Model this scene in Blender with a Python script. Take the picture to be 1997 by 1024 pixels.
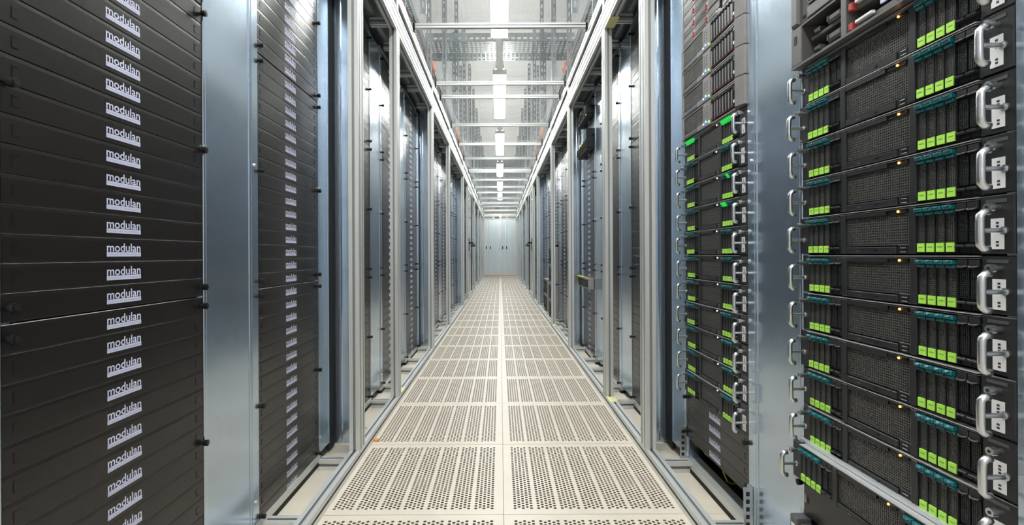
import bpy, math, random
from mathutils import Matrix, Vector
PI = math.pi
random.seed(7)
for o in list(bpy.data.objects):
    bpy.data.objects.remove(o)
scn = bpy.context.scene
COL = scn.collection

# ------------------------------------------------------------------ camera, exposure, world
CH = 0.841
cd = bpy.data.cameras.new('camera'); cam = bpy.data.objects.new('camera', cd); COL.objects.link(cam)
cd.sensor_width = 36.0; cd.lens = 973.0 / 1997.0 * 36.0
cd.shift_x = 0.01162; cd.shift_y = -0.0075
cd.clip_start = 0.02
cam.matrix_world = Matrix.Translation((0, 0, CH)) @ Matrix.Rotation(PI / 2, 4, 'X') @ Matrix.Rotation(-0.0045, 4, 'Z')
scn.camera = cam
scn.view_settings.view_transform = 'Standard'
scn.view_settings.look = 'None'
scn.view_settings.exposure = -0.2
scn.view_settings.gamma = 1.0
scn.view_settings.use_curve_mapping = False
LAMP = 78.0        # emission of the fluorescent diffusers
w = bpy.data.worlds.new('world'); scn.world = w; w.use_nodes = True
w.node_tree.nodes['Background'].inputs[0].default_value = (0.9, 0.95, 1.0, 1)
w.node_tree.nodes['Background'].inputs[1].default_value = 0.05
scn.cycles.max_bounces = 10
scn.cycles.transparent_max_bounces = 16

# ------------------------------------------------------------------ materials
def mat(name, col, rough=0.5, metal=0.0, emit=None, strength=0.0, spec=0.5, var=0.0, vscale=(6, 6, 6), rvar=0.0, bump=0.0, bscale=60, coat=0.0, crough=0.45):
    m = bpy.data.materials.new(name); m.use_nodes = True
    nt = m.node_tree; b = nt.nodes['Principled BSDF']
    b.inputs['Base Color'].default_value = (*col, 1)
    b.inputs['Roughness'].default_value = rough
    b.inputs['Metallic'].default_value = metal
    b.inputs['Specular IOR Level'].default_value = spec
    b.inputs['Coat Weight'].default_value = coat
    b.inputs['Coat Roughness'].default_value = crough
    if emit:
        b.inputs['Emission Color'].default_value = (*emit, 1)
        b.inputs['Emission Strength'].default_value = strength
    if var or rvar or bump:
        tc = nt.nodes.new('ShaderNodeTexCoord'); mp = nt.nodes.new('ShaderNodeMapping')
        mp.inputs['Scale'].default_value = vscale
        nt.links.new(tc.outputs['Object'], mp.inputs[0])
        nz = nt.nodes.new('ShaderNodeTexNoise'); nz.inputs['Detail'].default_value = 5
        nz.inputs['Scale'].default_value = 1.0
        nt.links.new(mp.outputs[0], nz.inputs['Vector'])
        if var:
            r = nt.nodes.new('ShaderNodeMapRange')
            r.inputs['To Min'].default_value = 1 - var; r.inputs['To Max'].default_value = 1 + var
            r.inputs['From Min'].default_value = 0.3; r.inputs['From Max'].default_value = 0.7
            nt.links.new(nz.outputs['Fac'], r.inputs['Value'])
            vm = nt.nodes.new('ShaderNodeVectorMath'); vm.operation = 'SCALE'
            vm.inputs[0].default_value = col
            nt.links.new(r.outputs[0], vm.inputs['Scale'])
            nt.links.new(vm.outputs[0], b.inputs['Base Color'])
        if rvar:
            r = nt.nodes.new('ShaderNodeMapRange')
            r.inputs['From Min'].default_value = 0.3; r.inputs['From Max'].default_value = 0.7
            r.inputs['To Min'].default_value = rough - rvar; r.inputs['To Max'].default_value = rough + rvar
            nt.links.new(nz.outputs['Fac'], r.inputs['Value'])
            nt.links.new(r.outputs[0], b.inputs['Roughness'])
        if bump:
            n2 = nt.nodes.new('ShaderNodeTexNoise'); n2.inputs['Scale'].default_value = bscale
            nt.links.new(tc.outputs['Object'], n2.inputs['Vector'])
            bp = nt.nodes.new('ShaderNodeBump'); bp.inputs['Strength'].default_value = bump
            bp.inputs['Distance'].default_value = 0.001
            nt.links.new(n2.outputs['Fac'], bp.inputs['Height'])
            nt.links.new(bp.outputs[0], b.inputs['Normal'])
    return m

M = {}
M['galv'] = mat('galvanised steel', (0.55, 0.65, 0.765), 0.21, 0.95, var=0.03, vscale=(30, 30, 30), rvar=0.015, bump=0.015, bscale=90)
M['galv_dull'] = mat('dull galvanised steel', (0.36, 0.39, 0.41), 0.42, 0.85, var=0.12, vscale=(20, 20, 20))
M['alu'] = mat('anodised aluminium', (0.69, 0.705, 0.69), 0.44, 0.6, var=0.03, vscale=(3, 3, 3))
M['alu_shade'] = mat('aluminium slot shade', (0.32, 0.325, 0.33), 0.5, 0.6)  # darker copy of the aluminium: groove shade put into the colour
M['panel'] = mat('black brown panel', (0.0115, 0.0092, 0.0086), 0.27, 0.0, spec=0.42, coat=0.16, crough=0.42)
M['black'] = mat('black plastic', (0.008, 0.008, 0.008), 0.42, spec=0.3)
M['matt'] = mat('matt black', (0.006, 0.006, 0.007), 0.8)
M['rubber'] = mat('rubber seal', (0.008, 0.008, 0.009), 0.7)
M['char'] = mat('charcoal plastic', (0.019, 0.0205, 0.022), 0.40, spec=0.38, var=0.12, vscale=(30, 30, 30))
M['char2'] = mat('dark charcoal plastic', (0.010, 0.0108, 0.0115), 0.45, spec=0.35)
M['grill'] = mat('grey mesh', (0.085, 0.085, 0.08), 0.42, 0.3)
M['hp'] = mat('warm grey bezel', (0.29, 0.275, 0.27), 0.42, 0.35, var=0.08, vscale=(20, 20, 20))
M['hpdark'] = mat('dark warm grey', (0.09, 0.088, 0.088), 0.4, 0.2)
M['steel'] = mat('satin steel', (0.66, 0.67, 0.69), 0.30, 1.0)
M['olive'] = mat('olive green plate', (0.12, 0.17, 0.05), 0.5)
M['lip'] = mat('sheet steel edge', (0.68, 0.69, 0.71), 0.38, 0.6)
M['hp2'] = mat('grey bezel', (0.13, 0.125, 0.125), 0.4, 0.3)
M['teal'] = mat('teal latch', (0.004, 0.115, 0.135), 0.35)
M['teal_lit'] = mat('green lit latch', (0.01, 0.35, 0.05), 0.4, emit=(0.03, 1.0, 0.12), strength=0.5)
M['lime'] = mat('lime tag', (0.42, 0.78, 0.10), 0.55)
M['limeink'] = mat('tag ink', (0.12, 0.28, 0.05), 0.6)
M['white'] = mat('white tag', (0.78, 0.78, 0.79), 0.5)
M['ink'] = mat('black ink', (0.02, 0.02, 0.02), 0.6)
M['logo'] = mat('pale lavender print', (0.60, 0.62, 0.80), 0.5)
M['logoink'] = mat('grey lavender print', (0.30, 0.32, 0.45), 0.5)
M['amber'] = mat('amber LED', (1, 0.4, 0.05), 0.4, emit=(1.0, 0.33, 0.05), strength=9)
M['blueled'] = mat('blue LED', (0.1, 0.2, 1), 0.4, emit=(0.25, 0.4, 1.0), strength=2.5)
M['greenled'] = mat('green LED', (0.2, 1, 0.1), 0.4, emit=(0.35, 1.0, 0.10), strength=1.6)
M['whiteled'] = mat('white LED', (1, 1, 1), 0.4, emit=(1, 0.95, 0.8), strength=5)
M['red'] = mat('red latch', (0.34, 0.045, 0.04), 0.45)
M['maroon'] = mat('maroon latch', (0.16, 0.02, 0.04), 0.4)
M['orange'] = mat('orange cable', (0.85, 0.16, 0.05), 0.5)
M['orangetie'] = mat('orange tie', (0.9, 0.28, 0.04), 0.5)
M['yellow'] = mat('yellow plastic', (0.75, 0.72, 0.04), 0.5)
M['tape'] = mat('faded yellow tape', (0.78, 0.76, 0.36), 0.55)
M['tile'] = mat('cream floor laminate', (0.66, 0.595, 0.50), 0.42, var=0.05, vscale=(9, 9, 9), rvar=0.06)
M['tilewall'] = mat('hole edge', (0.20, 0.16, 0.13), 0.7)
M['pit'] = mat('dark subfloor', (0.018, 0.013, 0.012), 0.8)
M['concrete'] = mat('grey slab', (0.55, 0.54, 0.50), 0.7, var=0.1)
M['wall'] = mat('white wall', (0.76, 0.77, 0.78), 0.7, var=0.03)
M['ceil'] = mat('pale ceiling', (0.86, 0.86, 0.85), 0.7, var=0.04)
M['lamp'] = mat('fluorescent diffuser', (1, 1, 1), 0.5, emit=(1.0, 0.985, 0.95), strength=LAMP)
M['lampwhite'] = mat('white lamp housing', (0.85, 0.85, 0.83), 0.4)
M['display'] = mat('pale screen', (0.6, 0.62, 0.85), 0.4)
M['doorpane'] = mat('pale galvanised door', (0.62, 0.70, 0.74), 0.36, 0.75, var=0.04, vscale=(4, 4, 2))
# clear roof sheet: part of the light passes straight on, part is mirrored
g = bpy.data.materials.new('clear roof sheet'); g.use_nodes = True
nt = g.node_tree; nt.nodes.clear()
out = nt.nodes.new('ShaderNodeOutputMaterial'); mx = nt.nodes.new('ShaderNodeMixShader')
tr = nt.nodes.new('ShaderNodeBsdfTransparent'); tr.inputs[0].default_value = (0.93, 0.95, 0.95, 1)
gl = nt.nodes.new('ShaderNodeBsdfGlossy'); gl.inputs['Roughness'].default_value = 0.015
fr = nt.nodes.new('ShaderNodeFresnel'); fr.inputs['IOR'].default_value = 1.85
ge = nt.nodes.new('ShaderNodeNewGeometry'); mu = nt.nodes.new('ShaderNodeMath'); mu.operation = 'SUBTRACT'; mu.use_clamp = True
nt.links.new(fr.outputs[0], mu.inputs[0]); nt.links.new(ge.outputs['Backfacing'], mu.inputs[1])   # mirror only at the entry face, not inside the sheet
nt.links.new(mu.outputs[0], mx.inputs[0]); nt.links.new(tr.outputs[0], mx.inputs[1]); nt.links.new(gl.outputs[0], mx.inputs[2])
nt.links.new(mx.outputs[0], out.inputs[0]); M['glass'] = g

# ------------------------------------------------------------------ mesh builder
class MB:
    def __init__(s):
        s.v = []; s.f = []; s.m = []; s.sm = []; s.mats = []
    def mi(s, k):
        if k not in s.mats: s.mats.append(k)
        return s.mats.index(k)
    def add(s, vs, fs, k, smooth=False):
        n = len(s.v); i = s.mi(k)
        s.v += [tuple(p) for p in vs]
        for f in fs:
            s.f.append(tuple(n + a for a in f)); s.m.append(i); s.sm.append(smooth)
        return s
    def box(s, x0, x1, y0, y1, z0, z1, k):
        vs = [(x0, y0, z0), (x1, y0, z0), (x1, y1, z0), (x0, y1, z0), (x0, y0, z1), (x1, y0, z1), (x1, y1, z1), (x0, y1, z1)]
        return s.add(vs, [(0, 3, 2, 1), (4, 5, 6, 7), (0, 1, 5, 4), (1, 2, 6, 5), (2, 3, 7, 6), (3, 0, 4, 7)], k)
    def chbox(s, x0, x1, y0, y1, z0, z1, c, k):
        """box whose front (y0) face has chamfered edges of size c"""
        vs = [(x0, y0 + c, z0), (x1, y0 + c, z0), (x1, y0 + c, z1), (x0, y0 + c, z1),
              (x0 + c, y0, z0 + c), (x1 - c, y0, z0 + c), (x1 - c, y0, z1 - c), (x0 + c, y0, z1 - c),
              (x0, y1, z0), (x1, y1, z0), (x1, y1, z1), (x0, y1, z1)]
        fs = [(4, 5, 6, 7), (0, 1, 5, 4), (1, 2, 6, 5), (2, 3, 7, 6), (3, 0, 4, 7),
              (8, 9, 1, 0), (9, 10, 2, 1), (10, 11, 3, 2), (11, 8, 0, 3), (8, 11, 10, 9)]
        return s.add(vs, fs, k)
    def cyl(s, a, b, r, k, n=12, r2=None, smooth=True):
        a = Vector(a); b = Vector(b); r2 = r if r2 is None else r2
        d = (b - a).normalized(); t = Vector((0, 0, 1)) if abs(d.z) < 0.9 else Vector((1, 0, 0))
        p = d.cross(t).normalized(); q = d.cross(p)
        vs = []
        for c, rr in ((a, r), (b, r2)):
            for i in range(n):
                an = 2 * PI * i / n
                vs.append(c + p * (rr * math.cos(an)) + q * (rr * math.sin(an)))
        fs = [(i, n + i, n + (i + 1) % n, (i + 1) % n) for i in range(n)]
        s.add(vs, fs, k, smooth)
        s.add(vs[:n], [tuple(range(n))], k); s.add(vs[n:], [tuple(reversed(range(n)))], k)
        return s
    def tube(s, pts, r, k, n=8):
        P = [Vector(p) for p in pts]; rings = []
        for i, p in enumerate(P):
            d = (P[min(i + 1, len(P) - 1)] - P[max(i - 1, 0)]).normalized()
            t = Vector((0, 0, 1)) if abs(d.z) < 0.9 else Vector((1, 0, 0))
            if rings and prev is not None:
                pp = (prev - d * prev.dot(d)).normalized()
            else:
                pp = d.cross(t).normalized()
            prev = pp; q = d.cross(pp)
            rings.append([p + pp * (r * math.cos(2 * PI * j / n)) + q * (r * math.sin(2 * PI * j / n)) for j in range(n)])
        prev = None
        vs = [v for rg in rings for v in rg]; fs = []
        for i in range(len(P) - 1):
            for j in range(n):
                fs.append((i * n + j, i * n + (j + 1) % n, (i + 1) * n + (j + 1) % n, (i + 1) * n + j))
        fs.append(tuple(reversed(range(n)))); fs.append(tuple((len(P) - 1) * n + j for j in range(n)))
        return s.add(vs, fs, k, True)
    def prism(s, poly, axis, a, b, k):
        """extrude a closed 2D polygon along axis; poly coordinates are the two other axes in order"""
        n = len(poly); vs = []; dark = getattr(poly, 'dark', set())
        for t in (a, b):
            for (p, q) in poly:
                vs.append({'x': (t, p, q), 'y': (p, t, q), 'z': (p, q, t)}[axis])
        fs = [(i, (i + 1) % n, n + (i + 1) % n, n + i) for i in range(n)]
        fs += [tuple(reversed(range(n))), tuple(range(n, 2 * n))]
        s.add(vs, fs, k)
        for i in dark: s.m[len(s.m) - len(fs) + i] = s.mi('alu_shade')
        return s
    def mesh(s, name):
        me = bpy.data.meshes.new(name); me.from_pydata(s.v, [], s.f)
        for k in s.mats: me.materials.append(M[k])
        me.polygons.foreach_set('material_index', s.m)
        me.polygons.foreach_set('use_smooth', s.sm)
        me.validate(); me.update()
        import bmesh
        bm = bmesh.new(); bm.from_mesh(me); bmesh.ops.recalc_face_normals(bm, faces=bm.faces[:]); bm.to_mesh(me); bm.free()
        return me

class Poly(list):
    def __init__(s):
        super().__init__(); s.dark = set()
def tslot(x0, x1, y0, y1, nx, ny, g=0.005, d=0.008):
    """cross-section of a slotted aluminium extrusion: nx grooves on the x-running faces, ny on the others"""
    pts = Poly()
    def side(ax, ay, bx, by, n, inx, iny):
        L = math.hypot(bx - ax, by - ay); ux, uy = (bx - ax) / L, (by - ay) / L
        pts.append((ax, ay))
        for i in range(n):
            c = L * (i + 0.5) / n
            pts.dark |= {len(pts), len(pts) + 1, len(pts) + 2}
            for t, dd in ((c - g, 0), (c - g, d), (c + g, d), (c + g, 0)):
                pts.append((ax + ux * t + inx * dd, ay + uy * t + iny * dd))
    side(x0, y0, x1, y0, nx, 0, 1); side(x1, y0, x1, y1, ny, -1, 0)
    side(x1, y1, x0, y1, nx, 0, -1); side(x0, y1, x0, y0, ny, 1, 0)
    return pts

def obj(name, me, parent=None, loc=(0, 0, 0), rz=0.0, label=None):
    o = bpy.data.objects.new(name, me); COL.objects.link(o)
    o.location = loc; o.rotation_euler = (0, 0, rz)
    if parent is not None: o.parent = parent
    if label: o['label'] = label
    return o
def thing(name, label, cat, loc=(0, 0, 0), rz=0.0, group=None, me=None):
    o = bpy.data.objects.new(name, me); COL.objects.link(o)
    o.location = loc; o.rotation_euler = (0, 0, rz); o['label'] = label; o['category'] = cat
    if group: o['group'] = group
    if me is None: o.empty_display_size = 0.05
    return o
def struct(name, me, parent=None, loc=(0, 0, 0)):
    o = obj(name, me, parent, loc)
    if parent is None: o['kind'] = 'structure'
    return o
def dup(src, loc, rz, label, group=None):
    """copy of a thing with its parts and their sub-parts; meshes are shared"""
    r = src.copy(); COL.objects.link(r); r.location = loc; r.rotation_euler = (0, 0, rz); r['label'] = label
    if group: r['group'] = group
    for ch in KIDS[src.name]:
        c = ch[0].copy(); COL.objects.link(c); c.parent = r
        for gch in ch[1]:
            e = gch.copy(); COL.objects.link(e); e.parent = c
    return r
KIDS = {}
def remember(root):
    allo = [o for o in COL.objects if o.parent is not None]
    KIDS[root.name] = [(c, [e for e in allo if e.parent == c]) for c in allo if c.parent == root]

ORD = ['first', 'second', 'third', 'fourth', 'fifth', 'sixth', 'seventh', 'eighth', 'ninth', 'tenth', 'eleventh', 'twelfth', 'thirteenth', 'fourteenth',
       'fifteenth', 'sixteenth', 'seventeenth', 'eighteenth', 'nineteenth', 'twentieth', 'twenty-first', 'last']
U = 0.04445
XR = 0.73            # rack front plane
FO = 0.008           # centre line of aisle frame and floor
YEND = 18.415
NR = 22
SL = [0.729, 1.503, 2.300, 3.080, 3.860] + [0.735 + 0.781 * k for k in range(5, NR)]
SR = [0.705, 1.467, 2.270, 3.055, 3.845] + [0.715 + 0.783 * k for k in range(5, NR)]
WP = 0.495           # width of panels
# local frame of a rack front: x runs left to right for one who faces it, y runs into the rack, z up
def place(side, s, wd):
    """location (x,y) and rotation of a front that spans y from s to s+wd"""
    return ((-XR, s), PI / 2) if side == 'left' else ((XR, s + wd), -PI / 2)

# ------------------------------------------------------------------ room shell
def boxmesh(name, *a): return MB().box(*a).mesh(name)
RX, RY0, RY1, RZ = 4.2, -2.7, 19.6, 4.3
struct('ceiling', boxmesh('ceiling', -RX, RX, RY0, RY1, RZ, RZ + 0.1, 'ceil'))
struct('wall_left', boxmesh('wall_left', -RX - 0.1, -RX, RY0, RY1, -0.5, RZ, 'wall'))
struct('wall_right', boxmesh('wall_right', RX, RX + 0.1, RY0, RY1, -0.5, RZ, 'wall'))
struct('wall_back', boxmesh('wall_back', -RX, RX, RY1, RY1 + 0.1, -0.5, RZ, 'wall'))
struct('wall_front', boxmesh('wall_front', -RX, RX, RY0 - 0.1, RY0, -0.5, RZ, 'wall'))
TY0 = 1.615 - 0.6 * 6
fl = MB()
xi0, xi1 = FO - 1.2, FO + 1.2
fl.box(-RX, xi0, RY0, RY1, -0.4, 0, 'concrete').box(xi1, RX, RY0, RY1, -0.4, 0, 'concrete')
fl.box(xi0, xi1, RY0, TY0, -0.4, 0, 'concrete').box(xi0, xi1, YEND, RY1, -0.4, 0, 'concrete')
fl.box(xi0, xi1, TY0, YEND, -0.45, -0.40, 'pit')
floor = struct('floor', fl.mesh('floor'))

def perforated_tile():
    mb = MB(); S = 0.5985; t = 0.004
    gp = 0.0782; cw = 0.0136; rh = 0.01625; nrow = 33; r = 0.0056
    groups = 7; y0 = (0.6 - nrow * rh) / 2
    ga = (0.6 - (groups - 1) * gp - 5 * cw) / 2
    xs_prev = 0.0007
    top = 0.0
    def quad(xa, xb, ya, yb):
        if xb - xa > 1e-6 and yb - ya > 1e-6:
            mb.add([(xa, ya, top), (xb, ya, top), (xb, yb, top), (xa, yb, top)], [(0, 1, 2, 3)], 'tile')
    for gi in range(groups):
        gx = ga + gi * gp
        quad(xs_prev, gx, 0.0007, 0.5993)
        for c in range(5):
            xa = gx + c * cw; xb = xa + cw
            off = 0 if c % 2 == 0 else rh / 2
            n = nrow if c % 2 == 0 else nrow - 1
            ya = y0 + off
            quad(xa, xb, 0.0007, ya)
            for i in range(n):
                cx = (xa + xb) / 2; cy = ya + (i + 0.5) * rh
                y_a = ya + i * rh; y_b = y_a + rh
                vs = [(xa, y_a, top), (xb, y_a, top), (xb, y_b, top), (xa, y_b, top)]
                for j in range(8):
                    a = PI / 4 * j - 3 * PI / 4
                    vs.append((cx + r * math.cos(a), cy + r * math.sin(a), top))
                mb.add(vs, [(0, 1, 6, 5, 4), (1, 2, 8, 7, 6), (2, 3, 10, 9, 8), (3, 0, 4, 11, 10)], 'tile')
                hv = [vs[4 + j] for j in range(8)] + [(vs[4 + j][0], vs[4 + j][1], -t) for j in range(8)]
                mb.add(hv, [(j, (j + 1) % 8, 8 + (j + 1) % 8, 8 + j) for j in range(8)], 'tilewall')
            quad(xa, xb, ya + n * rh, 0.5993)
        xs_prev = gx + 5 * cw
    quad(xs_prev, 0.5993, 0.0007, 0.5993)
    e = 0.0007; f = 0.5993
    for (a, b) in (((e, e), (f, e)), ((f, e), (f, f)), ((f, f), (e, f)), ((e, f), (e, e))):
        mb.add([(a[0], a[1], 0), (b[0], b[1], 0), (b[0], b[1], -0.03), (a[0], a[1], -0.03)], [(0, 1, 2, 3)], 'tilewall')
    me = bpy.data.meshes.new('perforated_tile'); me.from_pydata(mb.v, [], mb.f)
    for k in mb.mats: me.materials.append(M[k])
    me.polygons.foreach_set('material_index', mb.m); me.update()
    return me
pt = perforated_tile()
st = MB().box(0.0007, 0.5993, 0.0007, 0.5993, -0.03, 0, 'tile').mesh('solid_tile')
ntile = int(round((YEND - TY0) / 0.6))
for i in range(ntile):
    for j in (0, 1):
        obj('perforated_tile', pt, floor, (FO - 0.6 + 0.6 * j, TY0 + 0.6 * i, 0))
    for x in (FO - 1.2, FO + 0.6):
        obj('solid_tile', st, floor, (x, TY0 + 0.6 * i, 0))

# ------------------------------------------------------------------ fluorescent lamps in a row above the aisle
ZL = CH + 1.95
def lamp_meshes():
    d = MB(); x = 0.070; L = 1.77
    prof = [(-x, 0.012), (-x + 0.02, 0.0), (x - 0.02, 0.0), (x, 0.012), (x, 0.045), (x - 0.02, 0.06), (-x + 0.02, 0.06), (-x, 0.045)]
    d.prism(prof, 'y', 0.02, L - 0.02, 'lamp')
    h = MB(); h.box(-0.045, 0.045, 0, L, 0.0605, 0.095, 'lampwhite')
    c = MB(); c.box(-0.074, 0.074, 0, 0.019, 0, 0.05, 'lampwhite').box(-0.074, 0.074, L - 0.019, L, 0, 0.05, 'lampwhite')
    t = MB(); t.box(-0.034, 0.034, L + 0.002, 2.648, 0.03, 0.085, 'lampwhite')
    r = MB(); r.cyl((0, 0.4, 0.085), (0, 0.4, RZ - ZL), 0.004, 'steel', 6).cyl((0, 1.4, 0.085), (0, 1.4, RZ - ZL), 0.004, 'steel', 6)
    return [('diffuser', d.mesh('diffuser')), ('housing', h.mesh('housing')), ('end_cap', c.mesh('end_cap')), ('trunking', t.mesh('trunking')), ('suspension_rod', r.mesh('suspension_rod'))]
LM = lamp_meshes()
def lamp(y, x, label, group=None):
    t = thing('ceiling_lamp', label, 'lamp', (x, y, ZL), 0, group)
    for n, me in LM: obj(n, me, t)
for i in range(-1, 7):
    y = 2.73 + 2.65 * (i - 1)
    lab = ['white fluorescent batten lamp behind the camera over the aisle',
           'white fluorescent batten lamp hanging above the camera end of the clear roof',
           'nearest bright fluorescent batten lamp seen above the clear aisle roof',
           'second bright fluorescent batten lamp from the camera above the aisle roof',
           'third bright fluorescent batten lamp from the camera above the aisle roof',
           'fourth bright fluorescent batten lamp from the camera above the aisle roof',
           'fifth bright fluorescent batten lamp from the camera above the aisle roof',
           'farthest bright fluorescent batten lamp above the roof by the end doors'][i + 1]
    lamp(y, 0.004, lab, 'lamps in a row above the aisle')

# ------------------------------------------------------------------ cable trays and hangers above the roof
ZT = 2.98
def tray(name_label, x0, x1, y0, y1, axis='y'):
    t = thing('cable_tray', name_label, 'cable tray', (0, 0, 0), 0, None)
    L0, L1 = (y0, y1) if axis == 'y' else (x0, x1)
    W0, W1 = (x0, x1) if axis == 'y' else (y0, y1)
    def bx(m, l0, l1, w0, w1, z0, z1):
        if axis == 'y': m.box(w0, w1, l0, l1, z0, z1, 'galv_dull')
        else: m.box(l0, l1, w0, w1, z0, z1, 'galv_dull')
    for wv in (W0, W1 - 0.002):
        m = MB(); bx(m, L0, L1, wv, wv + 0.002, ZT, ZT + 0.022); bx(m, L0, L1, wv, wv + 0.002, ZT + 0.042, ZT + 0.085)
        n = int((L1 - L0) / 0.06)
        for i in range(n + 1): bx(m, L0 + i * 0.06, min(L1, L0 + i * 0.06 + 0.022), wv, wv + 0.002, ZT + 0.022, ZT + 0.042)
        obj('side_rail', m.mesh('side_rail'), t)
    m = MB(); n = int((L1 - L0) / 0.045)
    for i in range(n + 1): bx(m, L0 + i * 0.045, min(L1, L0 + i * 0.045 + 0.018), W0 + 0.002, W1 - 0.002, ZT, ZT + 0.002)
    k = max(2, int((W1 - W0) / 0.05))
    for i in range(k + 1):
        wv = W0 + 0.003 + (W1 - W0 - 0.024) * i / k; bx(m, L0, L1, wv, wv + 0.018, ZT + 0.0022, ZT + 0.0035)
    o = obj('perforated_base', m.mesh('perforated_base'), t); o['kind'] = 'stuff'
    return t
tray('perforated steel cable tray running above the left racks with orange cables', -1.02, -0.76, 0.2, 17.6)
tray('perforated steel cable tray running above the right racks with orange cables', 0.78, 1.04, 0.2, 17.6)
tray('wide perforated cable tray crossing over the aisle behind the nearest lamp', -0.74, 0.76, 5.0, 5.5, 'x')
for k in range(5):
    for sx in (-1, 1):
        m = MB(); pts = []
        x = sx * (0.80 + 0.035 * k)
        for i in range(60):
            yy = 0.4 + i * 0.29
            pts.append((x + 0.012 * math.sin(i * 1.3 + k), yy, ZT + 0.016 + 0.010 * (1 + math.sin(i * 0.9 + 2 * k))))
        m.tube(pts, 0.006 if k % 2 else 0.008, 'orange' if k < 2 else 'black', 6)
        lab = ('%s data cable lying in the tray over the %s racks, %s strand from the aisle' %
               ('orange' if k < 2 else 'black', 'left' if sx < 0 else 'right', ORD[k]))
        c = thing('data_cable', lab, 'cable', me=m.mesh('data_cable'))
# orange loops that hang over the tray side nearest the aisle
for sx in (-1, 1):
    for i, (y, n) in enumerate(((5.08, 4), (8.3, 11))):
        m = MB()
        for j in range(n):
            pts = []
            for q in range(9):
                a = PI * q / 8
                pts.append((sx * (0.744 + 0.004 * (j % 2)), y + j * 0.21 + 0.17 * q / 8, ZT + 0.045 - 0.07 * math.sin(a)))
            m.tube(pts, 0.008, 'orange', 6)
        thing('orange_cable', 'orange cable loops drooping over the %s tray, %s bunch' % ('left' if sx < 0 else 'right', ['nearer', 'farther'][i]), 'cable', me=m.mesh('orange_cable'))
def hanger_mesh():
    m = MB(); z0, z1 = 2.56, RZ
    m.box(-0.023, -0.017, 0, 0.02, z0, z1, 'galv_dull').box(0.017, 0.023, 0, 0.02, z0, z1, 'galv_dull')
    n = int((z1 - z0) / 0.09)
    m.box(-0.016, -0.007, 0, 0.003, z0, z1, 'galv_dull').box(0.007, 0.016, 0, 0.003, z0, z1, 'galv_dull')
    for i in range(n + 1): m.box(-0.007, 0.007, 0, 0.003, z0 + i * 0.09, z0 + i * 0.09 + 0.04, 'galv_dull')
    return m.mesh('tray_hanger')
HM = hanger_mesh()
for i in range(11):
    for sx in (-1, 1):
        for q in (0, 1):
            thing('tray_hanger', '%s perforated steel strut of the %s pair holding the %s cable tray' % (['inner', 'outer'][q], ORD[i], 'left' if sx < 0 else 'right'),
                  'strut', (sx * (0.54 if q == 0 else 0.705), 3.55 + i * 1.37 + 0.09 * q, 0), 0, 'struts holding the cable trays', me=HM)

# ------------------------------------------------------------------ aisle containment frame
XI, XO = 0.583, 0.625      # inner and outer faces, measured from the aisle centre
POSTS = [2.03, 2.80, 4.28, 5.72, 7.95, 9.05, 10.35, 11.5, 13.6, 15.4, 17.0]
ZB0, ZB1 = 2.11, 2.235
RAILH = 0.045
for side, sg, SS in (('left', -1, SL), ('right', 1, SR)):
    fx = lambda a, b: (min(FO + sg * a, FO + sg * b), max(FO + sg * a, FO + sg * b))
    x0, x1 = fx(XI, XO)
    fr_ = thing('aluminium_frame', 'slotted aluminium frame along the %s side of the aisle, with floor rail, posts and beams' % side, 'frame', (FO + sg * 0.6, 0.25, 0))
    ox, oy = fr_.location.x, fr_.location.y
    def fpart(n, m):
        o = obj(n, m.mesh(n), fr_, (-ox, -oy, 0)); return o
    fpart('floor_rail', MB().prism(tslot(x0, x1, 0.0005, RAILH, 1, 1), 'y', 0.25, YEND - 0.03, 'alu'))
    b = MB().prism(tslot(x0, x1, ZB0, ZB1, 1, 3), 'y', 0.25, YEND - 0.03, 'alu'); fpart('beam', b)
    xa, xb = fx(0.583, 0.613)
    fpart('roof_beam', MB().prism(tslot(xa, xb, 2.29, 2.352, 1, 1), 'y', 0.25, YEND - 0.03, 'alu'))
    xa, xb = fx(0.606, 0.640)
    fpart('seal_or_gap_strip', MB().box(xa, xb, 0.25, YEND - 0.03, ZB1 + 0.001, 2.289, 'char2'))  # dark strip stands in for the shaded gap between beam and roof beam
    for y in POSTS:
        fpart('post', MB().prism(tslot(x0, x1, y, y + 0.08, 1, 2), 'z', RAILH, ZB0, 'alu'))
        xa, xb = fx(0.585, 0.605)
        fpart('stub_post', MB().box(xa, xb, y + 0.02, y + 0.06, ZB1, 2.29, 'alu'))
    xa, xb = fx(XO + 0.0005, 0.722)
    for k in range(NR):
        for y in (SS[k] - 0.005, SS[k] + WP - 0.045):
            if y > 1.3:
                fpart('cross_tie', MB().prism(tslot(y, y + 0.04, 0.0005, 0.04, 1, 1), 'x', xa, xb, 'alu'))
                fpart('cross_tie', MB().prism(tslot(y, y + 0.04, 2.115, 2.155, 1, 1), 'x', xa, xb, 'alu'))
    xa, xb = fx(XO + 0.001, 1.1)
    so = thing('soffit', 'dull galvanised soffit closing the gap between %s racks and beam' % side, 'soffit', (FO + sg * 0.8, 0.25, 2.16))
    obj('soffit_plate', MB().box(xa, xb, 0.25, YEND, 2.205, 2.215, 'galv_dull').mesh('soffit_plate'), so, (-FO - sg * 0.8, -0.25, -2.16))
    xa, xb = fx(0.69, 0.718)
    obj('soffit_profile', MB().box(xa, xb, 0.25, YEND, 2.160, 2.20, 'galv_dull').mesh('soffit_profile'), so, (-FO - sg * 0.8, -0.25, -2.16))

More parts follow.
